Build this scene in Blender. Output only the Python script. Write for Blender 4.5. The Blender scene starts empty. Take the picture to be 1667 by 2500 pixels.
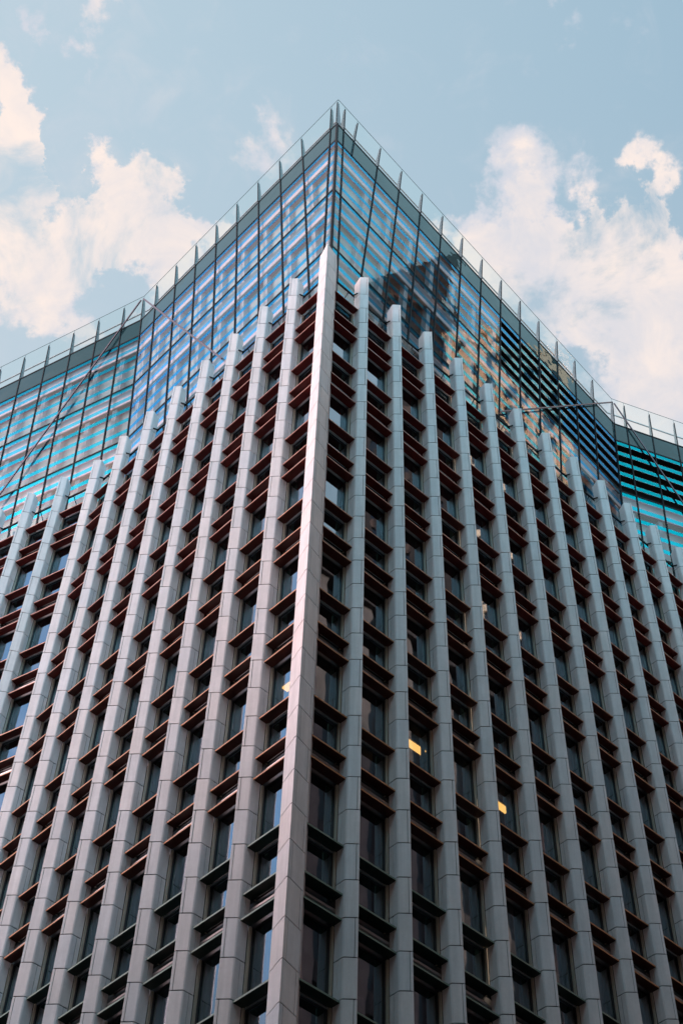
import bpy, math, random
from mathutils import Vector, Matrix
random.seed(7)
scn = bpy.context.scene
COL = scn.collection

# ------------------------------------------------------------------ camera
CAM = Vector((1.8993, -22.6743, -16.6058))          # 1.6 m above the street
YAW, PITCH, ROLL = -0.050648, 0.920724, 0.0365477
fw = Vector((math.sin(YAW)*math.cos(PITCH), math.cos(YAW)*math.cos(PITCH), math.sin(PITCH)))
r0 = Vector((math.cos(YAW), -math.sin(YAW), 0)); u0 = r0.cross(fw)
rt = r0*math.cos(ROLL) + u0*math.sin(ROLL); up = -r0*math.sin(ROLL) + u0*math.cos(ROLL)
cd = bpy.data.cameras.new('camera'); cam = bpy.data.objects.new('camera', cd); COL.objects.link(cam)
M = Matrix((rt, up, -fw)).transposed().to_4x4(); M.translation = CAM
cam.matrix_world = M
cd.sensor_fit = 'VERTICAL'; cd.sensor_height = 36; cd.sensor_width = 24
cd.lens = 3649.35/2500*36; cd.clip_start = 0.1; cd.clip_end = 3000
scn.camera = cam
FPX = 3649.35

# ------------------------------------------------------------------ world
SUN_AZ, SUN_EL = math.radians(-42), math.radians(14)  # azimuth from +Y towards +X
wd = bpy.data.worlds.new("World"); scn.world = wd; wd.use_nodes = True
nt = wd.node_tree; nt.nodes.clear(); N = nt.nodes.new; L = nt.links.new
def azel(az, el):
    a, e = math.radians(az), math.radians(el); return Vector((math.sin(a)*math.cos(e), math.cos(a)*math.cos(e), math.sin(e)))
def math_(op, a, b=None, c=None, clamp=False, tree=None):
    t = tree or nt; n = t.nodes.new('ShaderNodeMath'); n.operation = op; n.use_clamp = clamp
    for i, v in enumerate((a, b, c)):
        if v is None: continue
        if isinstance(v, (int, float)): n.inputs[i].default_value = v
        else: t.links.new(v, n.inputs[i])
    return n.outputs[0]
def mixc(f, a, b, tree=None, bt='MIX'):
    t = tree or nt; n = t.nodes.new('ShaderNodeMix'); n.data_type = 'RGBA'; n.blend_type = bt
    for s, v in ((n.inputs[0], f), (n.inputs[6], a), (n.inputs[7], b)):
        if isinstance(v, (int, float)): s.default_value = v
        elif isinstance(v, tuple): s.default_value = (*v, 1)
        else: t.links.new(v, s)
    return n.outputs[2]
def maprange(v, a, b, c, d, tree=None, smooth=True):
    t = tree or nt; n = t.nodes.new('ShaderNodeMapRange')
    n.interpolation_type = 'SMOOTHSTEP' if smooth else 'LINEAR'
    t.links.new(v, n.inputs[0])
    for i, x in enumerate((a, b, c, d)): n.inputs[i+1].default_value = x
    return n.outputs[0]
tc = N('ShaderNodeTexCoord'); gen = tc.outputs['Generated']
nrm = N('ShaderNodeVectorMath'); nrm.operation = 'NORMALIZE'; L(gen, nrm.inputs[0]); DIR = nrm.outputs[0]
sky = N('ShaderNodeTexSky'); sky.sky_type = 'NISHITA'; sky.sun_disc = False
sky.sun_elevation = SUN_EL; sky.sun_rotation = SUN_AZ; sky.air_density = 1.0; sky.dust_density = 1.0; sky.ozone_density = 2.0
SKYK = 0.15
skyc = N('ShaderNodeVectorMath'); skyc.operation = 'SCALE'; L(sky.outputs[0], skyc.inputs[0]); skyc.inputs[3].default_value = 1.0
def noise(scale, detail, rough, vec, tree=None, dist=0.0):
    t = tree or nt; n = t.nodes.new('ShaderNodeTexNoise'); n.inputs['Scale'].default_value = scale
    n.inputs['Detail'].default_value = detail; n.inputs['Roughness'].default_value = rough
    n.inputs['Distortion'].default_value = dist
    if vec is not None: t.links.new(vec, n.inputs['Vector'])
    return n.outputs[0]
nz1 = noise(13.0, 9, 0.60, DIR, dist=0.35); nz2 = noise(2.2, 3, 0.5, DIR)
nz3 = noise(7.0, 6, 0.55, DIR, dist=0.3); wsp = noise(26.0, 6, 0.62, DIR, dist=0.6)
# cloud banks at their places in the sky: direction, angular radius, weight
BL = [((-.243,.345,.905),.03,1.1),((-.246,.375,.893),.03,1.0),((-.199,.42,.885),.022,-1.0),((-.197,.382,.904),.024,-1.0),((-.182,.458,.87),.045,1.0),((-.132,.462,.877),.040,.9),((-.146,.430,.891),.035,.8),((-.240,.392,.888),.035,.9),((.155,.507,.848),.022,-1.1),((.113,.428,.897),.022,-1.0),((.24,.42,.88),.04,-.6),
 ((-.158,.448,.88),.052,1.15),((-.125,.44,.89),.035,.55),((-.236,.414,.879),.045,1.0),((-.235,.375,.90),.032,.7),
 ((-.255,.455,.853),.055,.95),((.050,.445,.895),.036,.85),((.075,.475,.877),.05,.8),((.090,.430,.90),.036,.85),((.112,.455,.884),.045,.9),((.155,.425,.893),.032,.9),
 ((.145,.468,.872),.06,1.2),((.185,.50,.848),.07,1.3),((.215,.54,.815),.08,1.3),((-.211,.495,.844),.022,.7),((-.179,.322,.93),.018,.55),
 ((-.110,.396,.912),.022,.5),((-.058,.383,.922),.018,.34),((-.079,.407,.91),.02,.36),((-.132,.354,.927),.02,.36),((.025,.392,.92),.016,.3),((.172,.40,.899),.03,.7),((.085,.322,.943),.016,.34),((.12,.31,.942),.014,.3)]
cov = None
wn = N('ShaderNodeTexNoise'); wn.inputs['Scale'].default_value = 16; wn.inputs['Detail'].default_value = 7; wn.inputs['Roughness'].default_value = .6; L(DIR, wn.inputs['Vector'])
wm = N('ShaderNodeVectorMath'); wm.operation = 'MULTIPLY_ADD'; L(wn.outputs['Color'], wm.inputs[0]); wm.inputs[1].default_value = (.16, .16, .16); wo_ = N('ShaderNodeVectorMath'); wo_.operation = 'SUBTRACT'; L(DIR, wo_.inputs[0]); wo_.inputs[1].default_value = (.08, .08, .08); L(wo_.outputs[0], wm.inputs[2])
WD = wm.outputs[0]
for d, r, w in BL:
    v = Vector(d).normalized()
    n = N('ShaderNodeVectorMath'); n.operation = 'DISTANCE'; L(WD, n.inputs[0]); n.inputs[1].default_value = v
    g = maprange(n.outputs[1+0] if False else n.outputs['Value'], 0.0, r*1.5, w, 0.0)
    cov = g if cov is None else math_('ADD', cov, g)
cov = math_('ADD', math_('MINIMUM', math_('MULTIPLY', cov, 1.4), 1.35), -.18)
BLW = []
for az, el, r in ((-84, 60, .26), (-70, 50, .12), (127, 48, .22)):
    a_, e_ = math.radians(az), math.radians(el)
    n = N('ShaderNodeVectorMath'); n.operation = 'DISTANCE'; L(DIR, n.inputs[0]); n.inputs[1].default_value = (math.sin(a_)*math.cos(e_), math.cos(a_)*math.cos(e_), math.sin(e_))
    cov = math_('ADD', cov, maprange(n.outputs['Value'], r*.5, r*1.25, 1.6, 0.0))
# elsewhere (outside the framed patch): broken cloud from noise alone
n = N('ShaderNodeVectorMath'); n.operation = 'DISTANCE'; L(DIR, n.inputs[0]); n.inputs[1].default_value = fw
away = maprange(n.outputs['Value'], 0.50, 0.8, 0.0, 1.0)
cov = math_('ADD', cov, math_('MULTIPLY', away, math_('ADD', math_('MULTIPLY', nz2, 2.6), -1.6)))
cv = math_('ADD', cov, math_('MULTIPLY', math_('SUBTRACT', nz1, 0.5), 4.6))
mask = maprange(cv, 0.26, 1.02, 0.0, 1.0)
veil = math_('MULTIPLY', maprange(math_('ADD', wsp, math_('MULTIPLY', nz2, .5)), 0.72, 1.05, 0.0, .25), 1.0)
mask = math_('MAXIMUM', mask, veil)
sep = N('ShaderNodeSeparateXYZ'); L(DIR, sep.inputs[0])
dens = maprange(math_('ADD', math_('ADD', math_('MULTIPLY', cov, .35), math_('MULTIPLY', nz3, 1.2)), math_('MULTIPLY', wsp, .7)), 0.95, 1.6, 0.0, 1.0)
cloud = mixc(dens, (.66, .69, .77), (1.03, .88, .80))
# base sky: the physical sky, lifted by thin high haze
hz = maprange(sep.outputs[0], -0.35, 0.30, 0.0, 1.0, smooth=False)
haze = mixc(hz, (.64, .78, .86), (.37, .56, .70))
hz2 = maprange(sep.outputs[2], .95, .80, 0.0, 1.0)
haze = mixc(math_('MULTIPLY', hz2, .35), haze, (.62, .68, .74))
base = mixc(0.82, skyc.outputs[0], haze)
# world colours below are divided by the background strength
colr = mixc(mask, base, cloud)
# added unseen sky glows, warm to the south-west and teal south, lighting the fins
n = N('ShaderNodeVectorMath'); n.operation = 'DISTANCE'; L(DIR, n.inputs[0]); n.inputs[1].default_value = azel(247, 24)
glow = maprange(n.outputs['Value'], 0.12, .48, 1.0, 0.0)
glow = math_('MULTIPLY', glow, maprange(math_('ADD', nz2, math_('MULTIPLY', nz1, .4)), .45, .85, .45, 1.0))
colr2 = mixc(glow, colr, (18.5, 12.4, 11.8))
n = N('ShaderNodeVectorMath'); n.operation = 'DISTANCE'; L(DIR, n.inputs[0]); n.inputs[1].default_value = azel(155, 48)
glow2 = maprange(n.outputs['Value'], 0.10, .75, 1.0, 0.0)
colr2 = mixc(glow2, colr2, (1.35, 3.1, 3.9))
for (az_, el_, r_, c_) in ((274, 56, .34, (1.15, 1.15, 1.3)), (97, 60, .34, (1.05, 1.25, 1.35)), (108, 24, .50, (4.6, 4.6, 5.0)), (126, 45, .20, (1.3, 1.5, 1.6)), (266, 43, .26, (.75, 1.2, 1.8)), (150, 80, .22, (.6, 2.3, 3.2))):  # further glows added out of view for facade light and reflections
    n = N('ShaderNodeVectorMath'); n.operation = 'DISTANCE'; L(DIR, n.inputs[0]); n.inputs[1].default_value = azel(az_, el_)
    colr2 = mixc(math_('MULTIPLY', maprange(n.outputs['Value'], r_*.5, r_, 1.0, 0.0), maprange(nz1, .3, .6, .45, 1.0)), colr2, c_)
# warm low band round the horizon in the west
sc = N('ShaderNodeVectorMath'); sc.operation = 'SCALE'; L(colr2, sc.inputs[0]); sc.inputs[3].default_value = 1/SKYK
# nishita part is taken at its own strength: undo the division for it
skyc.inputs[3].default_value = SKYK
bg = N('ShaderNodeBackground'); L(sc.outputs[0], bg.inputs[0]); bg.inputs[1].default_value = SKYK
wo = N('ShaderNodeOutputWorld'); L(bg.outputs[0], wo.inputs[0])

sl = bpy.data.lights.new('sun', 'SUN'); so = bpy.data.objects.new('sun', sl); COL.objects.link(so)
sl.energy = 5.0; sl.angle = math.radians(0.5); sl.color = (1.0, .80, .62)
sd = Vector((math.sin(SUN_AZ)*math.cos(SUN_EL), math.cos(SUN_AZ)*math.cos(SUN_EL), math.sin(SUN_EL)))
so.rotation_euler = (-sd).to_track_quat('-Z', 'Y').to_euler(); so.location = (-60, -10, 60)

scn.view_settings.view_transform = 'Standard'; scn.view_settings.look = 'None'
scn.view_settings.exposure = 0.0; scn.view_settings.gamma = 1.0
scn.render.engine = 'CYCLES'
scn.cycles.max_bounces = 10; scn.cycles.transparent_max_bounces = 16; scn.cycles.glossy_bounces = 5; scn.cycles.diffuse_bounces = 4

# ------------------------------------------------------------------ materials
MATS = {}
def newmat(name):
    m = bpy.data.materials.new(name); m.use_nodes = True; MATS[name] = m
    t = m.node_tree; return m, t, t.nodes['Principled BSDF'], t.nodes['Material Output']
def plain(name, c, rough=.5, metal=0.0, nscale=None, namp=0.12, bump=0.0):
    m, t, p, o = newmat(name)
    p.inputs['Base Color'].default_value = (*c, 1); p.inputs['Roughness'].default_value = rough; p.inputs['Metallic'].default_value = metal
    if nscale:
        g = t.nodes.new('ShaderNodeTexCoord').outputs['Object']
        n1 = noise(nscale, 5, .6, g, t)
        f = maprange(n1, .3, .7, 1-namp, 1+namp, t)
        cc = t.nodes.new('ShaderNodeVectorMath'); cc.operation = 'SCALE'; cc.inputs[0].default_value = c; t.links.new(f, cc.inputs[3])
        t.links.new(cc.outputs[0], p.inputs['Base Color'])
        if bump:
            b = t.nodes.new('ShaderNodeBump'); b.inputs['Strength'].default_value = bump; t.links.new(n1, b.inputs['Height']); t.links.new(b.outputs[0], p.inputs['Normal'])
    return m
def stone():
    m, t, p, o = newmat('faience_stone')
    at = t.nodes.new('ShaderNodeAttribute'); at.attribute_name = 'tone'
    g = t.nodes.new('ShaderNodeTexCoord').outputs['Object']
    n1 = noise(1.3, 6, .65, g, t); n2 = noise(14, 4, .6, g, t)
    mp = t.nodes.new('ShaderNodeMapping'); mp.inputs['Scale'].default_value = (7, 7, .5); t.links.new(g, mp.inputs[0])
    n3 = noise(1.0, 5, .6, mp.outputs[0], t)                     # rain streaks
    f = math_('ADD', math_('MULTIPLY', at.outputs['Fac'], .20), .89, tree=t)
    f = math_('MULTIPLY', f, maprange(n1, .3, .7, .94, 1.04, t), tree=t)
    f = math_('MULTIPLY', f, maprange(n3, .35, .75, .90, 1.04, t), tree=t)
    f = math_('MULTIPLY', f, maprange(n2, .3, .7, .98, 1.02, t), tree=t)
    c0 = mixc(at.outputs['Fac'], (.56, .565, .59), (.61, .58, .58), t)
    cc = t.nodes.new('ShaderNodeVectorMath'); cc.operation = 'SCALE'; t.links.new(c0, cc.inputs[0]); t.links.new(f, cc.inputs[3])
    t.links.new(cc.outputs[0], p.inputs['Base Color']); p.inputs['Roughness'].default_value = .42
    b = t.nodes.new('ShaderNodeBump'); b.inputs['Strength'].default_value = .06; t.links.new(n2, b.inputs['Height']); t.links.new(b.outputs[0], p.inputs['Normal'])
    return m
def schlick(t, f0, k=1.0):
    lw = t.nodes.new('ShaderNodeLayerWeight'); lw.inputs['Blend'].default_value = .5
    p5 = math_('POWER', lw.outputs['Facing'], 4.5, tree=t)
    return math_('MULTIPLY_ADD', p5, k*(1-f0), f0, clamp=True, tree=t)
STONE = stone()
JOINT = plain('dark_joint', (.012, .014, .018), .8)
FRAME = plain('bronze_window_frame', (.50, .46, .38), .4, .3)
GASK = plain('black_gasket', (.012, .014, .016), .5)
STEEL = plain('pale_metal', (.42, .43, .45), .35, .5)
DARKM = plain('dark_mullion_metal', (.010, .016, .022), .7); DARKM.node_tree.nodes['Principled BSDF'].inputs['Specular IOR Level'].default_value = .15
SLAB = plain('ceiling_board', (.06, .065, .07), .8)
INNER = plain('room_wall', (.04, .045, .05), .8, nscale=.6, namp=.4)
LINING = plain('green_lining', (.17, .28, .21), .6)
SPAND = plain('spandrel_panel', (.01, .012, .016), .3)
BACKP = plain('lavender_backing_panel', (.62, .54, .60), .6, nscale=.7, namp=.06)
BLIND = plain('pale_blind', (.40, .49, .51), .7, nscale=.5, namp=.12)
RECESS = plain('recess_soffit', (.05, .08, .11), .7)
JAMB = plain('lavender_jamb', (.40, .43, .48), .6)
JAMBD = plain('column_casing', (.10, .12, .13), .7)
BLACKP = plain('unlit_interior', (.004, .004, .005), .9)  # black sheets put in as the unlit rooms behind the crown
ROOF = plain('roof_membrane', (.20, .20, .20), .9, nscale=1.0)
POST = plain('post_grey_metal', (.10, .16, .19), .5)
RODM = plain('rod_metal', (.07, .06, .08), .4, .6)
ASPH = plain('asphalt', (.05, .05, .052), .9, nscale=6, namp=.3, bump=.2)
PAVE = plain('paving_stone', (.13, .13, .13), .8, nscale=3, namp=.15)
KERB = plain('kerb_granite', (.32, .32, .32), .8, nscale=9)
PAINT = plain('road_paint', (.75, .75, .72), .7)
LOUV = {}; LIT_EDGE = {}
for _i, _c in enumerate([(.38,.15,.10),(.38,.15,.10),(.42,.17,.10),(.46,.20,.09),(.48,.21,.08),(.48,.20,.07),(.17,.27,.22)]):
    LIT_EDGE[_i] = plain('louvre_lit_edge_%s' % 'abcdefg'[_i], _c, .4)  # paler front edges: sky light put into the louvre colour
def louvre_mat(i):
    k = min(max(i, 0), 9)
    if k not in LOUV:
        cs = [(.125,.008,.006),(.125,.009,.006),(.095,.009,.005),(.07,.010,.005),(.055,.010,.005),(.05,.010,.005),(.009,.024,.019)]  # floor hues, darkened for the shaded undersides
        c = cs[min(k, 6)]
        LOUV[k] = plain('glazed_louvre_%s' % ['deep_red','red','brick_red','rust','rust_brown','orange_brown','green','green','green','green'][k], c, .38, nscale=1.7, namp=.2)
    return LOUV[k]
def glass_win():
    m, t, p, o = newmat('office_window_glass')
    t.nodes.remove(p)
    g = t.nodes.new('ShaderNodeTexCoord').outputs['Object']
    n1 = noise(.55, 2, .5, g, t)
    b = t.nodes.new('ShaderNodeBump'); b.inputs['Strength'].default_value = .035; b.inputs['Distance'].default_value = .12; t.links.new(n1, b.inputs['Height'])
    gl = t.nodes.new('ShaderNodeBsdfGlossy'); gl.inputs['Roughness'].default_value = .015; gl.inputs['Color'].default_value = (.72, .86, 1, 1); t.links.new(b.outputs[0], gl.inputs['Normal'])
    tr = t.nodes.new('ShaderNodeBsdfTransparent'); tr.inputs['Color'].default_value = (.20, .30, .32, 1)
    f = schlick(t, .21)
    mx = t.nodes.new('ShaderNodeMixShader'); t.links.new(f, mx.inputs[0]); t.links.new(tr.outputs[0], mx.inputs[1]); t.links.new(gl.outputs[0], mx.inputs[2])
    t.links.new(mx.outputs[0], o.inputs[0]); return m
GWIN = glass_win()
def glass_crown():
    """coated crown glazing with five printed dichroic bands in each storey (uv.y = 0..1 up the storey)"""
    m, t, p, o = newmat('banded_dichroic_glass'); t.nodes.remove(p)
    uv = t.nodes.new('ShaderNodeUVMap'); uv.uv_map = 'UVMap'
    s = t.nodes.new('ShaderNodeSeparateXYZ'); t.links.new(uv.outputs[0], s.inputs[0])
    v5 = math_('MULTIPLY', math_('SUBTRACT', 1.0, s.outputs[1], tree=t), 5.0, tree=t)
    fr5 = math_('FRACT', math_('ADD', v5, -.03, tree=t), tree=t)
    band = math_('MULTIPLY', maprange(fr5, .0, .04, 0, 1, t), maprange(fr5, .33, .39, 1, 0, t), tree=t)
    # the iridescent fringe only exists on the two upper bands (opaque backing behind)
    g = t.nodes.new('ShaderNodeTexCoord').outputs['Object']
    n1 = noise(.8, 2, .5, g, t)
    n2 = noise(3.5, 2, .5, g, t)
    hh = math_('ADD', n1, math_('MULTIPLY', n2, .10, tree=t), tree=t)
    b = t.nodes.new('ShaderNodeBump'); b.inputs['Strength'].default_value = .06; b.inputs['Distance'].default_value = .10; t.links.new(hh, b.inputs['Height'])
    oi = t.nodes.new('ShaderNodeObjectInfo'); wn = t.nodes.new('ShaderNodeTexWhiteNoise'); wn.noise_dimensions = '1D'; t.links.new(oi.outputs['Random'], wn.inputs['W'])
    sb = t.nodes.new('ShaderNodeVectorMath'); sb.operation = 'SUBTRACT'; t.links.new(wn.outputs['Color'], sb.inputs[0]); sb.inputs[1].default_value = (.5, .5, .5)
    ml = t.nodes.new('ShaderNodeVectorMath'); ml.operation = 'MULTIPLY_ADD'; t.links.new(sb.outputs[0], ml.inputs[0]); ml.inputs[1].default_value = (.012, .012, .012)
    ge = t.nodes.new('ShaderNodeNewGeometry'); t.links.new(ge.outputs['Normal'], ml.inputs[2]); t.links.new(ml.outputs[0], b.inputs['Normal'])
    fringe = t.nodes.new('ShaderNodeValToRGB'); cr = fringe.color_ramp
    cr.elements[0].position = .34; cr.elements[0].color = (.95, .80, .90, 1)
    cr.elements[1].position = 1.0; cr.elements[1].color = (.96, .93, .97, 1)
    for ps, c in ((.44, (1.0, .58, .70)), (.58, (1.0, .91, .82)), (.78, (.90, .93, .82))):
        e = cr.elements.new(ps); e.color = (*c, 1)
    t.links.new(fr5, fringe.inputs[0])
    lw = t.nodes.new('ShaderNodeLayerWeight'); lw.inputs['Blend'].default_value = .5
    face = lw.outputs['Facing']
    dich = t.nodes.new('ShaderNodeValToRGB'); dr = dich.color_ramp
    dr.elements[0].position = .44; dr.elements[0].color = (.0, .52, .60, 1)
    dr.elements[1].position = .70; dr.elements[1].color = (.16, .55, .98, 1)
    e = dr.elements.new(.57); e.color = (.04, .64, .88, 1)
    t.links.new(face, dich.inputs[0])
    # clear glass
    tr = t.nodes.new('ShaderNodeBsdfTransparent'); tr.inputs['Color'].default_value = (.90, .95, .95, 1)
    gl = t.nodes.new('ShaderNodeBsdfGlossy'); gl.inputs['Roughness'].default_value = .01; t.links.new(fringe.outputs[0], gl.inputs['Color']); t.links.new(b.outputs[0], gl.inputs['Normal'])
    f1 = schlick(t, .045)
    c1 = t.nodes.new('ShaderNodeMixShader'); t.links.new(f1, c1.inputs[0]); t.links.new(tr.outputs[0], c1.inputs[1]); t.links.new(gl.outputs[0], c1.inputs[2])
    # dichroic band: coloured mirror + a little printed enamel
    gb = t.nodes.new('ShaderNodeBsdfGlossy'); gb.inputs['Roughness'].default_value = .03; t.links.new(dich.outputs[0], gb.inputs['Color']); t.links.new(b.outputs[0], gb.inputs['Normal'])
    en = t.nodes.new('ShaderNodeBsdfDiffuse'); en.inputs['Color'].default_value = (.01, .15, .40, 1)
    tb = t.nodes.new('ShaderNodeBsdfTransparent'); tb.inputs['Color'].default_value = (.24, .68, .90, 1)
    m1 = t.nodes.new('ShaderNodeMixShader'); m1.inputs[0].default_value = .16; t.links.new(gb.outputs[0], m1.inputs[1]); t.links.new(en.outputs[0], m1.inputs[2])
    m2 = t.nodes.new('ShaderNodeMixShader'); m2.inputs[0].default_value = .52; t.links.new(m1.outputs[0], m2.inputs[1]); t.links.new(tb.outputs[0], m2.inputs[2])
    mx = t.nodes.new('ShaderNodeMixShader'); t.links.new(band, mx.inputs[0]); t.links.new(c1.outputs[0], mx.inputs[1]); t.links.new(m2.outputs[0], mx.inputs[2])
    t.links.new(mx.outputs[0], o.inputs[0]); return m
GCROWN = glass_crown()
def glass_thin(name, tint, refl, gcol=(1,1,1), back=None, bump=.2):
    m, t, p, o = newmat(name); t.nodes.remove(p)
    g = t.nodes.new('ShaderNodeTexCoord').outputs['Object']; n1 = noise(.9, 2, .5, g, t)
    b = t.nodes.new('ShaderNodeBump'); b.inputs['Strength'].default_value = bump; b.inputs['Distance'].default_value = .1; t.links.new(n1, b.inputs['Height'])
    if back: tr = t.nodes.new('ShaderNodeBsdfDiffuse'); tr.inputs['Color'].default_value = (*back, 1)
    else: tr = t.nodes.new('ShaderNodeBsdfTransparent'); tr.inputs['Color'].default_value = (*tint, 1)
    gl = t.nodes.new('ShaderNodeBsdfGlossy'); gl.inputs['Roughness'].default_value = .01; gl.inputs['Color'].default_value = (*gcol, 1); t.links.new(b.outputs[0], gl.inputs['Normal'])
    f1 = schlick(t, .04+max(refl, 0), 1.0 if refl > 0 else .14)
    mx = t.nodes.new('ShaderNodeMixShader'); t.links.new(f1, mx.inputs[0]); t.links.new(tr.outputs[0], mx.inputs[1]); t.links.new(gl.outputs[0], mx.inputs[2])
    t.links.new(mx.outputs[0], o.inputs[0]); return m
GFASC = glass_thin('grey_fascia_glass', None, .01, (.50, .68, .72), back=(.025, .065, .075), bump=.07)
GBAL = glass_thin('clear_balustrade_glass', (.90, .965, .95), -.06, bump=.05)
GEDGE = plain('glass_edge', (.12, .20, .22), .3)
def lampmat():
    m, t, p, o = newmat('lit_ceiling_panel')
    p.inputs['Emission Color'].default_value = (1.0, .36, .09, 1); p.inputs['Emission Strength'].default_value = 7.0
    return m
LAMP = lampmat()

# ------------------------------------------------------------------ mesh helpers
class MB:
    def __init__(s): s.v, s.f, s.m, s.t, s.uv = [], [], [], [], []
    def face(s, pts, mat=0, tone=.5, uvs=None):
        b = len(s.v); s.v += [tuple(p) for p in pts]; s.f.append(list(range(b, b+len(pts)))); s.m.append(mat); s.t.append(tone); s.uv.append(uvs)
    def prism(s, poly, z0, z1, mat=0, tone=.5, caps=True):
        """poly: list of (x, y) counter-clockwise; z0 / z1 a number or a list per corner"""
        n = len(poly); a = z0 if isinstance(z0, list) else [z0]*n; c = z1 if isinstance(z1, list) else [z1]*n
        B = [Vector((p[0], p[1], a[i])) for i, p in enumerate(poly)]; T = [Vector((p[0], p[1], c[i])) for i, p in enumerate(poly)]
        for i in range(n):
            j = (i+1) % n; s.face([B[i], B[j], T[j], T[i]], mat, tone)
        if caps: s.face(list(reversed(B)), mat, tone); s.face(T, mat, tone)
    def hexa(s, P, mat=0, tone=.5):
        """P: 8 points, 0-3 one end, 4-7 the other"""
        for q in ((3,2,1,0),(4,5,6,7),(0,1,5,4),(1,2,6,5),(2,3,7,6),(3,0,4,7)): s.face([P[i] for i in q], mat, tone)
    def bar(s, a, b, w, h, upv=Vector((0,0,1)), mat=0):
        a, b = Vector(a), Vector(b); d = (b-a).normalized(); x = d.cross(upv).normalized(); y = x.cross(d).normalized()
        P = [a+x*i*w/2+y*j*h/2 for i, j in ((-1,-1),(1,-1),(1,1),(-1,1))]; Q = [p+(b-a) for p in P]; s.hexa(P+Q, mat)
    def tube(s, a, b, r, n=8, mat=0):
        a, b = Vector(a), Vector(b); d = (b-a).normalized(); x = d.orthogonal().normalized(); y = d.cross(x)
        ring = [x*math.cos(k*2*math.pi/n)*r + y*math.sin(k*2*math.pi/n)*r for k in range(n)]
        for k in range(n): s.face([a+ring[k], a+ring[(k+1)%n], b+ring[(k+1)%n], b+ring[k]], mat)
        s.face([a+q for q in reversed(ring)], mat); s.face([b+q for q in ring], mat)
    def merge(s, o):
        b = len(s.v); s.v += o.v; s.f += [[i+b for i in f] for f in o.f]; s.m += o.m; s.t += o.t; s.uv += o.uv
    def build(s, name, mats, parent=None, origin=None):
        if not isinstance(mats, (list, tuple)): mats = [mats]
        me = bpy.data.meshes.new(name); me.from_pydata(s.v, [], s.f)
        for m in mats: me.materials.append(m)
        me.polygons.foreach_set('material_index', s.m)
        if any(t != .5 for t in s.t):
            a = me.attributes.new('tone', 'FLOAT', 'FACE'); a.data.foreach_set('value', s.t)
        if any(u is not None for u in s.uv):
            ul = me.uv_layers.new(name='UVMap'); k = 0
            for u, f in zip(s.uv, s.f):
                for i in range(len(f)):
                    ul.data[k].uv = u[i] if u else (0, 0); k += 1
        me.update()
        o = bpy.data.objects.new(name, me); COL.objects.link(o)
        if parent: o.parent = parent
        return o
def empty(name, loc, label, cat, group=None):
    o = bpy.data.objects.new(name, None); COL.objects.link(o); o.location = loc; o.empty_display_size = .5
    o['label'] = label; o['category'] = cat
    if group: o['group'] = group
    bpy.context.view_layer.update(); return o
def keep(o, root):                      # children are modelled in world space, roots may be moved
    o.matrix_parent_inverse = Matrix.Translation(-root.location); return o

AL = 1.585228
class Side:
    def __init__(s, sg):
        s.sg = sg; s.e = Vector((sg*math.sin(AL/2), math.cos(AL/2), 0)); s.n = Vector((sg*math.cos(AL/2), -math.sin(AL/2), 0))
class Frame:                             # a straight run of facade: origin, along, outward
    def __init__(s, O, e, n, sg): s.O, s.e, s.n, s.sg = Vector(O), e, n, sg
    def p(s, u, d, z=0): return s.O + s.e*u + s.n*d + Vector((0, 0, z))
    def xy(s, u, d): q = s.p(u, d); return (q.x, q.y)
R_, L_ = Side(1), Side(-1)
FR = Frame((0,0,0), R_.e, R_.n, 1); FL = Frame((0,0,0), L_.e, L_.n, -1)
def turned(F, u, d, a):                  # concave bend by angle a at (u, d)
    e = F.e*math.cos(a) + F.n*math.sin(a); n = F.n*math.cos(a) - F.e*math.sin(a)
    return Frame(F.p(u, d), e, n, F.sg)
H = 0.9230553; WR, WL = 1.5, 1.50392; UR, UL = 1.8555, 1.8850
ZT = 27.936
LBEND = UL + 7*WL - .02                  # left facade bends just past its eighth fin
FL2 = turned(FL, LBEND, 0.0, .275)
def zj(j): return (30-j)*H
def proj(P):
    d = Vector(P)-CAM; z = d.dot(fw); return (833.5+FPX*d.dot(rt)/z, 1250-FPX*d.dot(up)/z)
def ccw(F, pts):                         # local (u,d) corners -> world xy, counter-clockwise
    q = [F.xy(*p) for p in pts]
    a = sum(q[i][0]*q[(i+1)%len(q)][1]-q[(i+1)%len(q)][0]*q[i][1] for i in range(len(q)))
    return q if a > 0 else q[::-1]
def area_seen(pts):                      # how large a quad shows in the frame
    q = [proj(p) for p in pts]
    if all(x < 0 or x > 1667 or y < 0 or y > 2500 for x, y in q): return 0
    q = [(min(max(x, 0), 1667), min(max(y, 0), 2500)) for x, y in q]
    return abs(sum(q[i][0]*q[(i+1)%len(q)][1]-q[(i+1)%len(q)][0]*q[i][1] for i in range(len(q))))/2

GROUND = -18.2
bld = empty('office_building', (0, 6, GROUND), 'tall office block with pale stone fins, red louvres and a banded blue glass crown', 'building')

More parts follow.
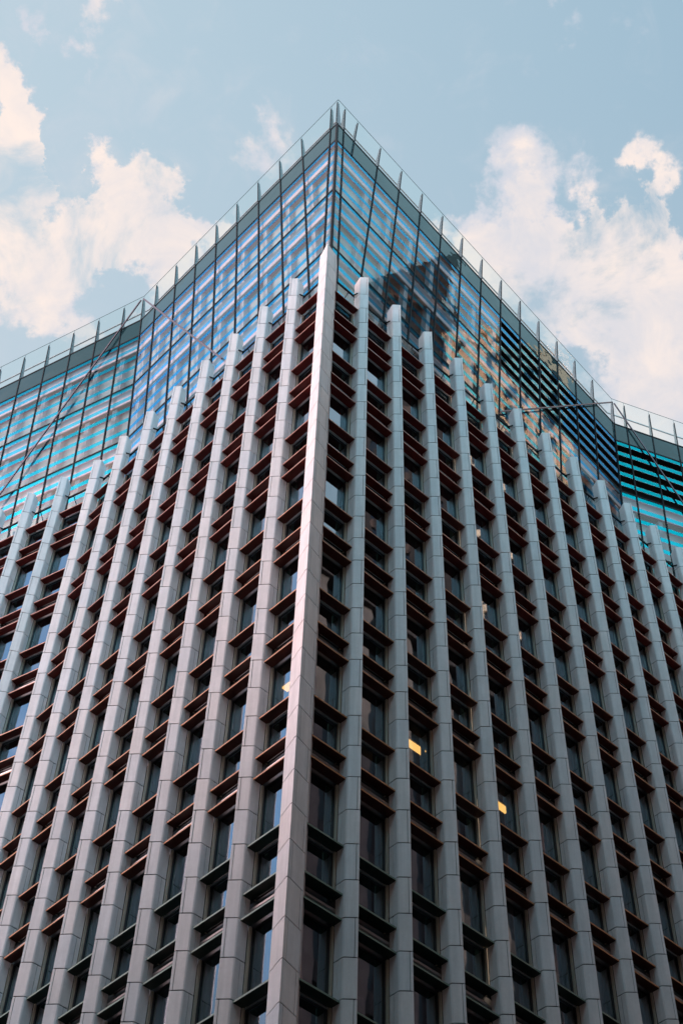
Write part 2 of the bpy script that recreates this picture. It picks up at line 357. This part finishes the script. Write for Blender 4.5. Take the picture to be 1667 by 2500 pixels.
# ------------------------------------------------------------------ fins
def clip(poly, ax, lim, less):           # clip a convex (u,d) polygon by an axis line
    out = []
    for i in range(len(poly)):
        a, b = poly[i], poly[(i+1)%len(poly)]; ia = (a[ax] < lim) == less; ib = (b[ax] < lim) == less
        if ia: out.append(a)
        if ia != ib:
            t = (lim-a[ax])/(b[ax]-a[ax]); out.append((a[0]+t*(b[0]-a[0]), a[1]+t*(b[1]-a[1])))
    return out
def shrink(poly, k):
    cx = sum(p[0] for p in poly)/len(poly); cy = sum(p[1] for p in poly)/len(poly)
    out = []
    for x, y in poly:
        l = math.hypot(x-cx, y-cy); out.append((cx+(x-cx)*(1-k/l), cy+(y-cy)*(1-k/l)))
    return out
ZB = -6.5
GAP = .028
def fin(F, uF, k):
    c = .016
    poly = [(uF-.222, -.46), (uF-.222, -.205-c*1.2), (uF-.222+c, -.205+c), (uF-c, -c), (uF, -c*1.4), (uF, -.46)]
    mb = MB(); core = shrink(poly, .024)
    mb.prism(ccw(F, core), ZB, ZT-.30, 1)
    j = 0; z1 = ZT
    rnd = random.Random(k)
    for j in range(1, 37):
        z0 = zj(j)
        odd = (j + (0 if F.sg > 0 else 0)) % 2
        pieces = [poly]
        if odd: pieces = [clip(poly, 0, uF-.062, True), clip(poly, 0, uF-.062+.014, False)]
        else: pieces = [clip(poly, 1, -.345, False), clip(poly, 1, -.345-.014, True)]
        for pc in pieces:
            tn = rnd.random()
            if j == 1:
                q = ccw(F, pc)
                zt = []
                for X in q:
                    dd = Vector((X[0], X[1], 0)) - F.O; d = dd.dot(F.n); zt.append(ZT - max(0, -.205-d)*.85)
                mb.prism(q, z0+GAP, zt, 0, tn)
            else: mb.prism(ccw(F, pc), z0+GAP, z1, 0, tn)
        z1 = z0
    o = mb.build('stone_fin', [STONE, JOINT], bld); keep(o, bld); return o
nR, nL1, nL2 = 17, 8, 9
FINS_R = [UR+WR*k for k in range(nR)]; FINS_L = [UL+WL*k for k in range(nL1)]
L2SP = 1.515
FINS_L2 = [FINS_L[-1]+L2SP*(k+1)-LBEND for k in range(nL2)]
for k, u in enumerate(FINS_R): fin(FR, u, k)
for k, u in enumerate(FINS_L): fin(FL, u, 50+k)
for k, u in enumerate(FINS_L2): fin(FL2, u, 90+k)
# corner prow
def prow():
    A = Vector((-.03, .03)); BLk = Vector((-.29, .505)); BRt = Vector((.252, .505))
    r = .045
    dl = (BLk-A).normalized(); dr = (BRt-A).normalized()
    arc = [A+dl*r*1.5, A+dl*r*.75+Vector((0,.012)), A+Vector((0, .024)), A+dr*r*.75+Vector((0,.012)), A+dr*r*1.5]
    back = Vector((-.30, .86)); backr = Vector((.262, .86))
    poly = [BLk] + arc + [BRt, backr, back]     # counter-clockwise seen from above
    mb = MB(); rnd = random.Random(5)
    cx = Vector((-.02, .5)); core = [p + (cx-p).normalized()*.03 for p in poly]
    mb.prism([tuple(p) for p in core], ZB, ZT-.05, 1)
    z1 = ZT+.01
    def cut(t, side):                           # point part-way along a face
        return (A.lerp(BLk, t) if side < 0 else A.lerp(BRt, t))
    for j in range(1, 37):
        z0 = zj(j); g = .026
        if j % 2:     # joint near the back on the right, near the arris on the left
            r1, r2 = cut(.84, 1), cut(.865, 1); m = Vector((-.02, .86))
            pcs = [[BLk]+arc+[r1, Vector((r1.x, .86)), back], [r2, BRt, backr, Vector((r2.x, .86))]]
            l1, l2 = cut(.90, -1), cut(.925, -1)
        else:
            r1, r2 = cut(.215, 1), cut(.235, 1)
            pcs = [[BLk]+arc+[r1, Vector((r1.x-.002, .86)), back], [r2, BRt, backr, Vector((r2.x, .86))]]
        for pc in pcs: mb.prism([tuple(p) for p in pc], z0+g, z1, 0, rnd.random())
        z1 = z0
    keep(mb.build('corner_fin', [STONE, JOINT], bld), bld)
prow()

# ------------------------------------------------------------------ bays between the fins
ZA = [zj(2.06+4*n) for n in range(9)]; ZBb = [zj(3.385+4*n) for n in range(9)]; ZC = [zj(4.045+4*n) for n in range(9)]
DG = -.56                                # glass line
bays = []                                # frame, u0, u1 (clear width between fins)
def add_bays(F, fins, first):
    prev = first
    for u in fins: bays.append((F, prev, u-.222)); prev = u
add_bays(FR, FINS_R, .56); add_bays(FL, FINS_L, .57)
prev = FINS_L[-1]
# the bay across the bend is set out along the bent run
bays.append((FL2, FINS_L[-1]-LBEND+.0, FINS_L2[0]-.222))
add_bays(FL2, FINS_L2[1:], FINS_L2[0])
cand_l, cand_w = [], []
for F, a, b in bays:
    for n in range(9):
        for zz in (ZA[n], ZBb[n], ZC[n]):
            if zz < -5.5: continue
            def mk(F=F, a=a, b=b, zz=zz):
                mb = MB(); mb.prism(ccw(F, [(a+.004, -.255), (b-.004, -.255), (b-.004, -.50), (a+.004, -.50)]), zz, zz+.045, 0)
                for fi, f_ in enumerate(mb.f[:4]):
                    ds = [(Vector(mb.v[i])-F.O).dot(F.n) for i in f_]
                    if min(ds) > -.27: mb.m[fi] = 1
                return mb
            q = [F.p(a,-.255,zz), F.p(b,-.255,zz), F.p(b,-.5,zz), F.p(a,-.5,zz)]
            cand_l.append((area_seen(q), mk, min(n, 9)))
        # tall window above A, short window between B and A
        ztop = (ZC[n-1]-.03) if n else 26.98
        for (z0, z1, kind) in ((ZA[n]+.05, ztop, 'tall'), (ZBb[n]+.05, ZA[n]-.005, 'short')):
            if z0 < -5.5 or (n == 0 and kind == 'tall'): continue
            q = [F.p(a,DG,z0), F.p(b,DG,z0), F.p(b,DG,z1), F.p(a,DG,z1)]
            cand_w.append((area_seen(q), (F, a, b, z0, z1, kind)))
def win_glass(F, a, b, z0, z1, kind):
    mb = MB(); f = .075
    q = [F.p(a+f,DG,z0+.04), F.p(b-f,DG,z0+.04), F.p(b-f,DG,z1-.04), F.p(a+f,DG,z1-.04)]
    mb.face(q if F.sg > 0 else q[::-1], 0); return mb
def win_frame(F, a, b, z0, z1, kind):
    mb = MB()
    # beige outer frame strips, black gasket inside them
    for u0_, u1_ in ((a+.002, a+.048), (b-.048, b-.002)): mb.prism(ccw(F, [(u0_,-.475),(u1_,-.475),(u1_,-.60),(u0_,-.60)]), z0, z1, 0)
    for u0_, u1_ in ((a+.048, a+.076), (b-.076, b-.048)): mb.prism(ccw(F, [(u0_,-.53),(u1_,-.53),(u1_,-.61),(u0_,-.61)]), z0, z1, 1)
    for (za, zb_, m) in ((z0, z0+.04, 1), (z1-.05, z1, 1)): mb.prism(ccw(F, [(a+.076,-.545),(b-.076,-.545),(b-.076,-.61),(a+.076,-.61)]), za, zb_, m)
    if kind == 'short': mb.prism(ccw(F, [(a+.048,-.505),(b-.048,-.505),(b-.048,-.53),(a+.048,-.53)]), z1-.028, z1-.003, 2)
    return mb
def win_lining(F, a, b, z0, z1, kind):
    mb = MB()
    mb.prism(ccw(F, [(b-.20,-.66),(b-.078,-.66),(b-.078,-.69),(b-.20,-.69)]), z0, z1, 0)
    return mb
cand_w.sort(key=lambda c: -c[0]); cand_l.sort(key=lambda c: -c[0])
rest = [MB(), MB(), MB()]
for i, (s, w) in enumerate(cand_w):
    g, f, l = win_glass(*w), win_frame(*w), win_lining(*w)
    if i < 99:
        o = keep(g.build('window', GWIN, bld), bld)
        f.build('window_frame', [FRAME, GASK, STEEL], o); l.build('lining_panel', LINING, o)
        o.matrix_parent_inverse = Matrix.Translation(-bld.location)
    else:
        rest[0].merge(g); rest[1].merge(f); rest[2].merge(l)
o = keep(rest[0].build('window', GWIN, bld), bld); o['kind'] = 'stuff'
for mb, nm, m in ((rest[1], 'window_frame', [FRAME, GASK, STEEL]), (rest[2], 'lining_panel', LINING)):
    q = mb.build(nm, m, o); q['kind'] = 'stuff'
restl = {}
for i, (s, mk, n) in enumerate(cand_l):
    mb = mk()
    if i < 99: keep(mb.build('louvre', [louvre_mat(n), LIT_EDGE[min(n, 6)]], bld), bld)
    else: restl.setdefault(n, MB()).merge(mb)
allm = MB(); mats = []
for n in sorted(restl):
    mb = restl[n]; mb.m = [len(mats)+q for q in mb.m]; mats += [louvre_mat(n), LIT_EDGE[min(n, 6)]]; allm.merge(mb)
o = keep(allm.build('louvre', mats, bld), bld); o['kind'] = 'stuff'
# spandrel band and blind roller tube behind each B-C gap; floor slabs; coping
runs = [(FR, .50, FINS_R[-1]+1.3), (FL, .50, LBEND-.1), (FL2, -.05, FINS_L2[-1]+1.3)]
sp, tb, cp, sc_ = MB(), MB(), MB(), MB()
for F, a, b in runs:
    for n in range(9):
        sp.prism(ccw(F, [(a,-.575),(b,-.575),(b,-.62),(a,-.62)]), ZC[n]+.0, ZBb[n]+.03, 0)
        tb.tube(F.p(a,-.515,ZC[n]+.37), F.p(b,-.515,ZC[n]+.37), .05)
        if n == 0: pass
    cp.prism(ccw(F, [(a,-.490),(b,-.490),(b,-.535),(a,-.535)]), 27.02, 27.10, 0)
    q = [F.p(a,-.512,ZA[0]+.06), F.p(b,-.512,ZA[0]+.06), F.p(b,-.512,27.02), F.p(a,-.512,27.02)]
    sc_.face(q if F.sg > 0 else q[::-1], 0)
keep(sp.build('spandrel_panel', SPAND, bld), bld); keep(tb.build('blind_tube', STEEL, bld), bld); keep(cp.build('terrace_rail', DARKM, bld), bld); keep(sc_.build('terrace_screen', GBAL, bld), bld)
bk = MB()
for F, a, b in bays:
    bk.bar(F.p(b-.02,-.30,26.93), F.p(b-.02,-.52,27.05), .03, .03); bk.bar(F.p(b-.22,-.515,27.04), F.p(b-.22,-.75,26.75), .025, .025)
keep(bk.build('rail_bracket', DARKM, bld), bld)
sl_, cw = MB(), MB()
for n in range(9):
    for q_, (F, a, b) in enumerate(runs):
        a = max(a, .72) if F is not FL2 else a
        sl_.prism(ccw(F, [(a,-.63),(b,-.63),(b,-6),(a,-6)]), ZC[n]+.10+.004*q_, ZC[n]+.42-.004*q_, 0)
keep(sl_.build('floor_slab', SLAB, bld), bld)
for F, a, b in runs:
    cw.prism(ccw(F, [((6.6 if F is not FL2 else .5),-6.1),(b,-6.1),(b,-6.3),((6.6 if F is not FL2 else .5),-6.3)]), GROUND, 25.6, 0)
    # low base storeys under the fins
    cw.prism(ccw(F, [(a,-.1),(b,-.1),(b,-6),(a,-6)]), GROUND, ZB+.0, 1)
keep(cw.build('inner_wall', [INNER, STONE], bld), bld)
cols = MB()
for F, a, b in runs:
    u = a+3
    while u < b-1:
        cols.prism(ccw(F, [(u,-1.9),(u+.5,-1.9),(u+.5,-2.4),(u,-2.4)]), ZB, 25.6, 0); u += 4.5
keep(cols.build('inner_column', JAMBD, bld), bld)

# ------------------------------------------------------------------ crown
G = 3.47; Z1 = 29.8008; Z2 = Z1+G; Z3 = Z2+3.358; Z4 = Z3+1.1353; ZP = 39.30; ZG = 39.56; Z0 = Z1-G
TILT = .0873
def rz(v, a): return Vector((v.x*math.cos(a)-v.y*math.sin(a), v.x*math.sin(a)+v.y*math.cos(a), 0))
class Lean:
    """leaning glass run: u along, off = in/out from the glass, z up"""
    def __init__(s, O, e, n): s.O, s.e, s.n = O, e, n
    def p(s, u, z, off=0): return s.O + s.e*u + s.n*(TILT*(z-Z1)+off) + Vector((0,0,z))
cL = Lean(rz(L_.n, -.015186)*-.7213, rz(L_.e, -.015186), rz(L_.n, -.015186))
cR = Lean(rz(R_.n, .090361)*-.6630, rz(R_.e, .090361), rz(R_.n, .090361))
def bent(C, ub, a):
    e = C.e*math.cos(a)+C.n*math.sin(a); n = C.n*math.cos(a)-C.e*math.sin(a)
    return Lean(C.O+C.e*ub, e, n)
UBL, UBR, ABL, ABR = 11.993, 18.334, .3140, .4835
cL2 = bent(cL, UBL, ABL); cR2 = bent(cR, UBR, ABR)
def corner_u(z, off):                    # where the two leaning planes meet, as u on each
    # solve cL.p(u) = cR.p(v)
    a = cL.p(0, z, off); b = cR.p(0, z, off)
    det = cL.e.x*-cR.e.y + cR.e.x*cL.e.y
    dx, dy = b.x-a.x, b.y-a.y
    u = (dx*-cR.e.y + cR.e.x*dy)/det; v = (cL.e.x*dy - cL.e.y*dx)/det
    return u, v
def uline(run, key, z, off=0.0):
    """u of a mullion line at height z: key = 'c' corner, 'k0', ('k', n), 'bend', ('m', n)"""
    t = TILT*(z-Z1)+off
    if run in ('L', 'R'):
        cu = corner_u(z, off)[0 if run == 'L' else 1]
        if key == 'c': return cu
        if key == 'k0': return cu + (.360 if run == 'L' else .380)
        if key == 'x': return 1.20 if run == 'L' else 1.0
        if key == 'bend': return (UBL - t*math.tan(ABL/2)) if run == 'L' else (UBR - t*math.tan(ABR/2))
        return (1.9019 if run == 'L' else 2.3831) + (key[1]-1)*1.2949
    if key == 'bend': return t*math.tan((ABL if run == 'L2' else ABR)/2)
    return (1.1184+(key[1]-1)*1.3091) if run == 'L2' else (.791+(key[1]-1)*1.243)
RUN = {'L': cL, 'R': cR, 'L2': cL2, 'R2': cR2}
KEYS = {'L': ['c','k0']+[('k', i) for i in range(1, 9)]+['bend'], 'R': ['c','k0']+[('k', i) for i in range(1, 13)]+['bend'],
        'L2': ['bend']+[('m', i) for i in range(1, 12)], 'R2': ['bend']+[('m', i) for i in range(1, 9)]}
def P_(run, key, z, off=0.0): return RUN[run].p(uline(run, key, z, off), z, off)
def quad(run, k1, k2, z1, z2, off=0.0):
    q = [P_(run,k1,z1,off), P_(run,k2,z1,off), P_(run,k2,z2,off), P_(run,k1,z2,off)]
    return q if run[0] == 'R' else [q[1], q[0], q[3], q[2]]
def slabq(mb, run, k1, k2, z1, z2, o1, o2, mat=0, du1=0, du2=0):
    C = RUN[run]
    def pt(k, z, o, du): return C.p(uline(run, k, z, o)+du, z, o)
    P = [pt(k1,z1,o1,du1), pt(k2,z1,o1,du2), pt(k2,z1,o2,du2), pt(k1,z1,o2,du1), pt(k1,z2,o1,du1), pt(k2,z2,o1,du2), pt(k2,z2,o2,du2), pt(k1,z2,o2,du1)]
    if run[0] == 'L': P = [P[i] for i in (1,0,3,2,5,4,7,6)]
    mb.hexa(P, mat)
ROWS = [(Z2, Z3), (Z1, Z2), (25.82, Z1)]
UVB = [(0, 1), (0, 1), ((25.82-Z0)/G, 1)]
panes = []
for run in ('L', 'R', 'L2', 'R2'):
    ks = KEYS[run]
    back, blind, jamb, rec, blk = MB(), MB(), MB(), MB(), MB()
    for i in range(len(ks)-1):
        k1, k2 = ks[i], ks[i+1]
        for r, (za, zb_) in enumerate(ROWS):
            mb = MB(); v0, v1 = UVB[r]
            dark = (r == 0 and ((run == 'R' and k1 != 'c' and k1 != 'k0' and k1[1] >= 7) or run == 'R2'))
            if r == 0 and run == 'R' and isinstance(k1, tuple) and k1[1] >= 7: dark = True
            hgt = G if r else 3.358
            if dark:
                for q in range(5):
                    t1 = 1-.2*q-.006; t0 = t1-.078
                    mb.face(quad(run, k1, k2, za+t0*hgt, za+t1*hgt), 0, uvs=[(0,t0),(1,t0),(1,t1),(0,t1)])
            else: mb.face(quad(run, k1, k2, za, zb_), 0, uvs=[(0,v0),(1,v0),(1,v1),(0,v1)])
            panes.append((area_seen(quad(run, k1, k2, za, zb_)), mb))
            zt = zb_-.02; zm = zb_-hgt*.245; zlow = za+.05
            if dark:
                slabq(blk, run, k1, k2, za+.02, zt-.06, -1.5, -1.6, 0); slabq(blk, run, k1, k2, zt-.05, zt, -.07, -1.6, 0); continue
            nobl = run == 'R' and isinstance(k1, tuple) and k1[1] >= 2
            narrow = k1 == 'c'
            if narrow: slabq(jamb, run, k1, k2, zlow, zt, -.16, -.24, 0); continue
            slabq(back, run, k1, k2, zm+.062, zt, -.16, -.22, 0)
            slabq(rec, run, k1, k2, zm-.001, zm+.06, -.17, -.55, 0)
            slabq(blk if nobl else blind, run, k1, k2, zlow, zm-.003, -.45 if not nobl else -.55, -.53 if not nobl else -.62, 0)
            # jamb post at the mullion farther from the corner
            C = RUN[run]
            for (kk, d1, d2) in ((k2, -.24, -.04),):
                def pt(z, o, du): return C.p(uline(run, kk, z, o)+du, z, o)
                PP = [pt(zlow,-.2,d1), pt(zlow,-.2,d2), pt(zlow,-.445,d2), pt(zlow,-.445,d1), pt(zm-.004,-.2,d1), pt(zm-.004,-.2,d2), pt(zm-.004,-.445,d2), pt(zm-.004,-.445,d1)]
                if run[0] == 'L': PP = [PP[q] for q in (1,0,3,2,5,4,7,6)]
                jamb.hexa(PP, 0)
        mb = MB(); slabq(mb, run, k1, k2, Z3, Z4, 0, -.03, 0); keep(mb.build('fascia_panel', GFASC, bld), bld)
        mb = MB(); mb.face(quad(run, k1, k2, Z4+.01, ZG), 0); b_ = keep(mb.build('balustrade_glass', GBAL, bld), bld)
        eb = MB(); C = RUN[run]
        eb.bar(P_(run, k1, ZG), P_(run, k2, ZG), .016, .016)
        eb.build('glass_edge', GEDGE, b_)
        b_.matrix_parent_inverse = Matrix.Translation(-bld.location)
    for mb, nm, m in ((back,'backing_panel',BACKP),(blind,'blind',BLIND),(jamb,'jamb_post',JAMB),(rec,'recess_soffit',RECESS),(blk,'dark_room_sheet',BLACKP)):
        if mb.f: keep(mb.build(nm, m, bld), bld)
    # transoms
    for z in (Z0, Z1, Z2, Z3, Z4):
        mb = MB(); slabq(mb, run, ks[0], ks[-1], z-.040, z+.040, .014, -.07, 0); keep(mb.build('transom', DARKM, bld), bld)
    # handrail behind the glass
    mb = MB(); a = RUN[run].p(uline(run, ks[0], 38.95, -.35), 38.95, -.35); b = RUN[run].p(uline(run, ks[-1], 38.95, -.35), 38.95, -.35)
    mb.bar(a, b, .05, .05); keep(mb.build('handrail', STEEL, bld), bld)
    # mullions with the tapering balustrade posts above them
    def post(run, key, zlo=Z4, z_top=ZP):
        C = RUN[run]; mb = MB(); w = .018
        def pt(z, o, du): return C.p(uline(run, key, z, 0)+du, z, o)
        lo = [pt(zlo,.03,-w), pt(zlo,.03,w), pt(zlo,-.18,w), pt(zlo,-.18,-w)]; hi = [pt(z_top,.03,-w), pt(z_top,.03,w), pt(z_top-.06,-.05,w), pt(z_top-.06,-.05,-w)]
        if run[0] == 'L': lo = [lo[q] for q in (1,0,3,2)]; hi = [hi[q] for q in (1,0,3,2)]
        mb.hexa(lo+hi, 0)
        q1 = pt(z_top, 0, 0); q2 = pt(ZG, 0, 0); mb.bar(q1, q2, .012, .012, Vector((1,0,0)))
        # dark outer nosing
        P = [pt(zlo,.045,-w-.004), pt(zlo,.045,w+.004), pt(zlo,.03,w+.004), pt(zlo,.03,-w-.004)]; Q = [pt(z_top,.045,-w-.004), pt(z_top,.045,w+.004), pt(z_top,.03,w+.004), pt(z_top,.03,-w-.004)]
        if run[0] == 'L': P = [P[q] for q in (1,0,3,2)]; Q = [Q[q] for q in (1,0,3,2)]
        mb.hexa(P+Q, 1)
        keep(mb.build('balustrade_post', [POST, DARKM], bld), bld)
    for key in ks:
        if key == 'bend' and run in ('L2', 'R2'): continue
        if key == 'c' and run == 'R': continue
        C = RUN[run]; w = .023 if key != 'c' else .038
        mb = MB()
        def pt(z, o, du): return C.p(uline(run, key, z, 0)+du, z, o)
        lo = [pt(25.82,.03,-w), pt(25.82,.03,w), pt(25.82,-.06,w), pt(25.82,-.06,-w)]; hi = [pt(Z4,.03,-w), pt(Z4,.03,w), pt(Z4,-.06,w), pt(Z4,-.06,-w)]
        if run[0] == 'L': lo = [lo[q] for q in (1,0,3,2)]; hi = [hi[q] for q in (1,0,3,2)]
        mb.hexa(lo+hi, 0); keep(mb.build('mullion', DARKM, bld), bld)
        post(run, key)
    if run == 'R':                       # one more short post on the right, down the fascia only
        post('R', 'x', Z3)
    for dd in (0.10,):
        pass
panes.sort(key=lambda c: -c[0]); restp = MB()
for i, (s_, mb) in enumerate(panes):
    if i < 99: keep(mb.build('crown_glass_pane', GCROWN, bld), bld)
    else: restp.merge(mb)
o = keep(restp.build('crown_glass_pane', GCROWN, bld), bld); o['kind'] = 'stuff'
# close posts each side of the corner post
for run in ('L', 'R'):
    C = RUN[run]; mb = MB()
    def pt(z, o, du): return C.p(uline(run, 'c', z, 0)+du, z, o)
    mb.bar(pt(Z4-.9,-.04,.085), pt(ZP-.25,-.04,.085), .03, .06, C.n); keep(mb.build('balustrade_post', POST, bld), bld)
# rods from the bend posts
def rod(run, u0_, z0, u1_, z1, o0, o1):
    mb = MB(); C = RUN[run]; mb.bar(C.p(u0_, z0, o0), C.p(u1_, z1, o1), (.07 if run[0]=='L' else .055), .045, C.n); keep(mb.build('stay_rod', RODM, bld), bld)
rod('L', 11.75, 39.10, 6.27, 28.75, .10, .16)
rod('R', 17.98, 39.05, 9.97, 29.82, .10, .16)
rod('L2', .22, 39.18, 6.2, 28.9, .08, .22)
rod('R2', .26, 39.15, 5.2, 28.9, .08, .22)
# terrace deck and crown roof
dk = MB()
for F, a, b in runs: dk.prism(ccw(F, [(a+.22,-.66),(b,-.66),(b,-7),(a+.22,-7)]), 25.62+(.003 if F is FL else 0), 25.78+(.004 if F is FL else 0)+(.008 if F is FL2 else 0), 0)
rf = MB()
rp = [P_('L2', ('m', 11), Z4, -.3), P_('L', 'bend', Z4, -.3), P_('L', 'c', Z4, -.3), P_('R', 'bend', Z4, -.3), P_('R2', ('m', 8), Z4, -.3)]
far = [Vector((rp[-1].x, rp[-1].y+6, Z4)), Vector((rp[0].x, rp[0].y+6, Z4))]
rf.prism([(p.x, p.y) for p in rp+far], 37.3, 37.5, 0)
keep(dk.build('terrace_deck', ROOF, bld), bld); keep(rf.build('roof', ROOF, bld), bld)
mb = MB()
for x in (0,): mb.prism([(-6.4,8.3),(-5.2,7.3),(-4.4,8.3),(-5.6,9.3)], 37.5, 38.6, 0)
keep(mb.build('roof_plant_box', STEEL, bld), bld)

# ------------------------------------------------------------------ lit ceiling panels
for F, u0_, u1_, txt in ((FR, 4.40, 5.06, 'yellow lit ceiling panel between the second and third fins right of the corner'),
                         (FR, 7.45, 8.10, 'yellow lit ceiling panel between the fourth and fifth fins right of the corner'),
                         (FL, 1.35, 1.98, 'lit ceiling panel seen just left of the corner fin')):
    ce = F.p((u0_+u1_)/2, -1.2, ZC[4]+.02)
    root = empty('ceiling_light', ce, txt, 'ceiling light', 'lit ceiling panels behind the windows')
    mb = MB(); q = [F.p(u0_,-1.11,0), F.p(u1_,-1.11,0), F.p(u1_,-1.29,0), F.p(u0_,-1.29,0)]
    mb.prism(ccw(F, [(u0_,-1.11),(u1_,-1.11),(u1_,-1.29),(u0_,-1.29)]), ZC[4]+.0, ZC[4]+.03, 0)
    keep(mb.build('diffuser', LAMP, root), root)
    mb = MB(); mb.prism(ccw(F, [(u0_-.02,-1.09),(u1_+.02,-1.09),(u1_+.02,-1.31),(u0_-.02,-1.31)]), ZC[4]+.031, ZC[4]+.09, 0)
    keep(mb.build('housing', STEEL, root), root)

# ------------------------------------------------------------------ street and neighbours (outside the frame, for reflections and shade)
def struct(mb, name, m):
    o = mb.build(name, m); o['kind'] = 'structure'; return o
g = MB(); g.face([(-900,-900,GROUND-.15),(900,-900,GROUND-.15),(900,900,GROUND-.15),(-900,900,GROUND-.15)]); struct(g, 'ground', ASPH)
pv = MB()
pv.prism([FR.xy(28,3.5), FR.xy(28,-9), (0, 12), FL.xy(28,-9), FL.xy(28,3.5), (0, -4.9)][::-1][::-1], GROUND-.14, GROUND-.004, 0)
struct(pv, 'pavement', PAVE)
kb = MB()
kb.prism(ccw(FR, [(-3.5,3.5),(28,3.5),(28,3.8),(-3.5,3.8)]), GROUND-.14, GROUND, 0); kb.prism(ccw(FL, [(-3.2,3.51),(28,3.51),(28,3.81),(-3.2,3.81)]), GROUND-.14, GROUND-.002, 0)
struct(kb, 'kerb', KERB)
rm = MB()
for F in (FR, FL):
    u = -2
    while u < 40:
        rm.prism(ccw(F, [(u,9.0),(u+2,9.0),(u+2,9.12),(u,9.12)]), GROUND-.146, GROUND-.142, 0); u += 4
struct(rm, 'road_marking', PAINT)

CREAM = plain('cream_stone', (.86, .70, .52), .8, nscale=1.5, namp=.15)
PINKST = plain('pink_stone', (.07, .055, .055), .8, nscale=1.0, namp=.18)
DBRICK = plain('unlit_brick', (.035, .028, .026), .85, nscale=2.5, namp=.3)  # shade put into the colour so the tower front reads unlit
BRICK = plain('dark_brick', (.11, .075, .06), .85, nscale=2.5, namp=.3)
LBAND = plain('pale_band', (.13, .14, .16), .8)
TANST = plain('tan_stone', (.21, .17, .16), .8, nscale=1.5, namp=.15)
WDARK = plain('neighbour_glass', (.02, .03, .04), .12)
def neighbour(name, F, u0_, u1_, d0, d1, ztop, wall, pier, step, storey, label, pw=.55, facing=1):
    root = empty(name, F.p((u0_+u1_)/2, (d0+d1)/2, GROUND), label, 'building')
    lo, hi = min(d0, d1), max(d0, d1)
    mb = MB(); mb.prism(ccw(F, [(u0_,d0),(u1_,d0),(u1_,d1),(u0_,d1)]), GROUND, ztop, 0); keep(mb.build('wall', WDARK, root), root)
    # facade towards our building at d0 : piers and storey bands
    ps, bs = MB(), MB()
    sgn = -1 if d1 > d0 else 1
    u = u0_
    while u < u1_:
        ps.prism(ccw(F, [(u,d0+sgn*.35),(u+pw,d0+sgn*.35),(u+pw,d0-sgn*.0),(u,d0-sgn*.0)]), GROUND, ztop+.8, 0); u += step
    z = GROUND+4.5
    while z < ztop:
        bs.prism(ccw(F, [(u0_,d0+sgn*.22),(u1_,d0+sgn*.22),(u1_,d0),(u0_,d0)]), z, z+storey*.30, 0); z += storey
    keep(ps.build('pier', pier, root), root); keep(bs.build('storey_band', wall, root), root)
    mb = MB(); mb.prism(ccw(F, [(u0_-.3,d0+sgn*.6),(u1_+.3,d0+sgn*.6),(u1_+.3,d1),(u0_-.3,d1)]), ztop, ztop+1.1, 0); keep(mb.build('roof', wall, root), root)
    return root
neighbour('stone_office', FR, -14, 42, 19.2, 36, 43, PINKST, TANST, 1.5, 3.6, 'pink stone office block across the right-hand street, mirrored in the lower windows', .6)
neighbour('brick_office', FL, -14, 40, 23, 36, 13, BRICK, LBAND, 3.0, 3.6, 'dark brick office block across the left-hand street', .7)
# tower to the east: its facade faces west (frame along +y, outward -x)
FE = Frame((60, 0, 0), Vector((0,1,0)), Vector((-1,0,0)), 1)
neighbour('brick_tower', FE, -0.7, 8.4, 0, -14, 109, BRICK, DBRICK, 1.5, 3.6, 'dark banded brick tower mirrored in the right side of the crown', 1.0)
neighbour('cream_tower', FE, 8.6, 20.5, .6, -14, 104, CREAM, CREAM, 2.2, 3.4, 'cream stone tower catching low sun beside the brick tower', 1.15)
neighbour('dark_tower', FE, 20.8, 40, .2, -14, 86, BRICK, LBAND, 2.4, 3.6, 'dark tower with pale piers north of the cream tower', .5)
# unseen terrace added far to the west as a block for low sun
FW = Frame((-110, 0, 0), Vector((0,1,0)), Vector((1,0,0)), 1)
neighbour('sun_block_terrace', FW, -90, 110, 0, -14, 6, BRICK, PINKST, 6.0, 3.6, 'long brick terrace added far to the west as a sun block', 1.2)

FS = Frame((0, -40, 0), Vector((1,0,0)), Vector((0,1,0)), 1)
neighbour('south_shade_block', FS, -19, 26, 0, -14, 42, BRICK, LBAND, 3.0, 3.6, 'unseen grey block added to the south to shade the lower fins', .8)  # unseen block added behind the camera, darkening the lower facade

bt = bpy.data.objects['brick_tower']
mb = MB(); q = ccw(FE, [(-.7,.5),(8.4,.5),(8.4,-13),(-.7,-13)])
mb.prism(q, 110.1, [110.3 if y < 3 else 119.5 for x, y in q], 0); keep(mb.build('sloping_parapet', DBRICK, bt), bt)
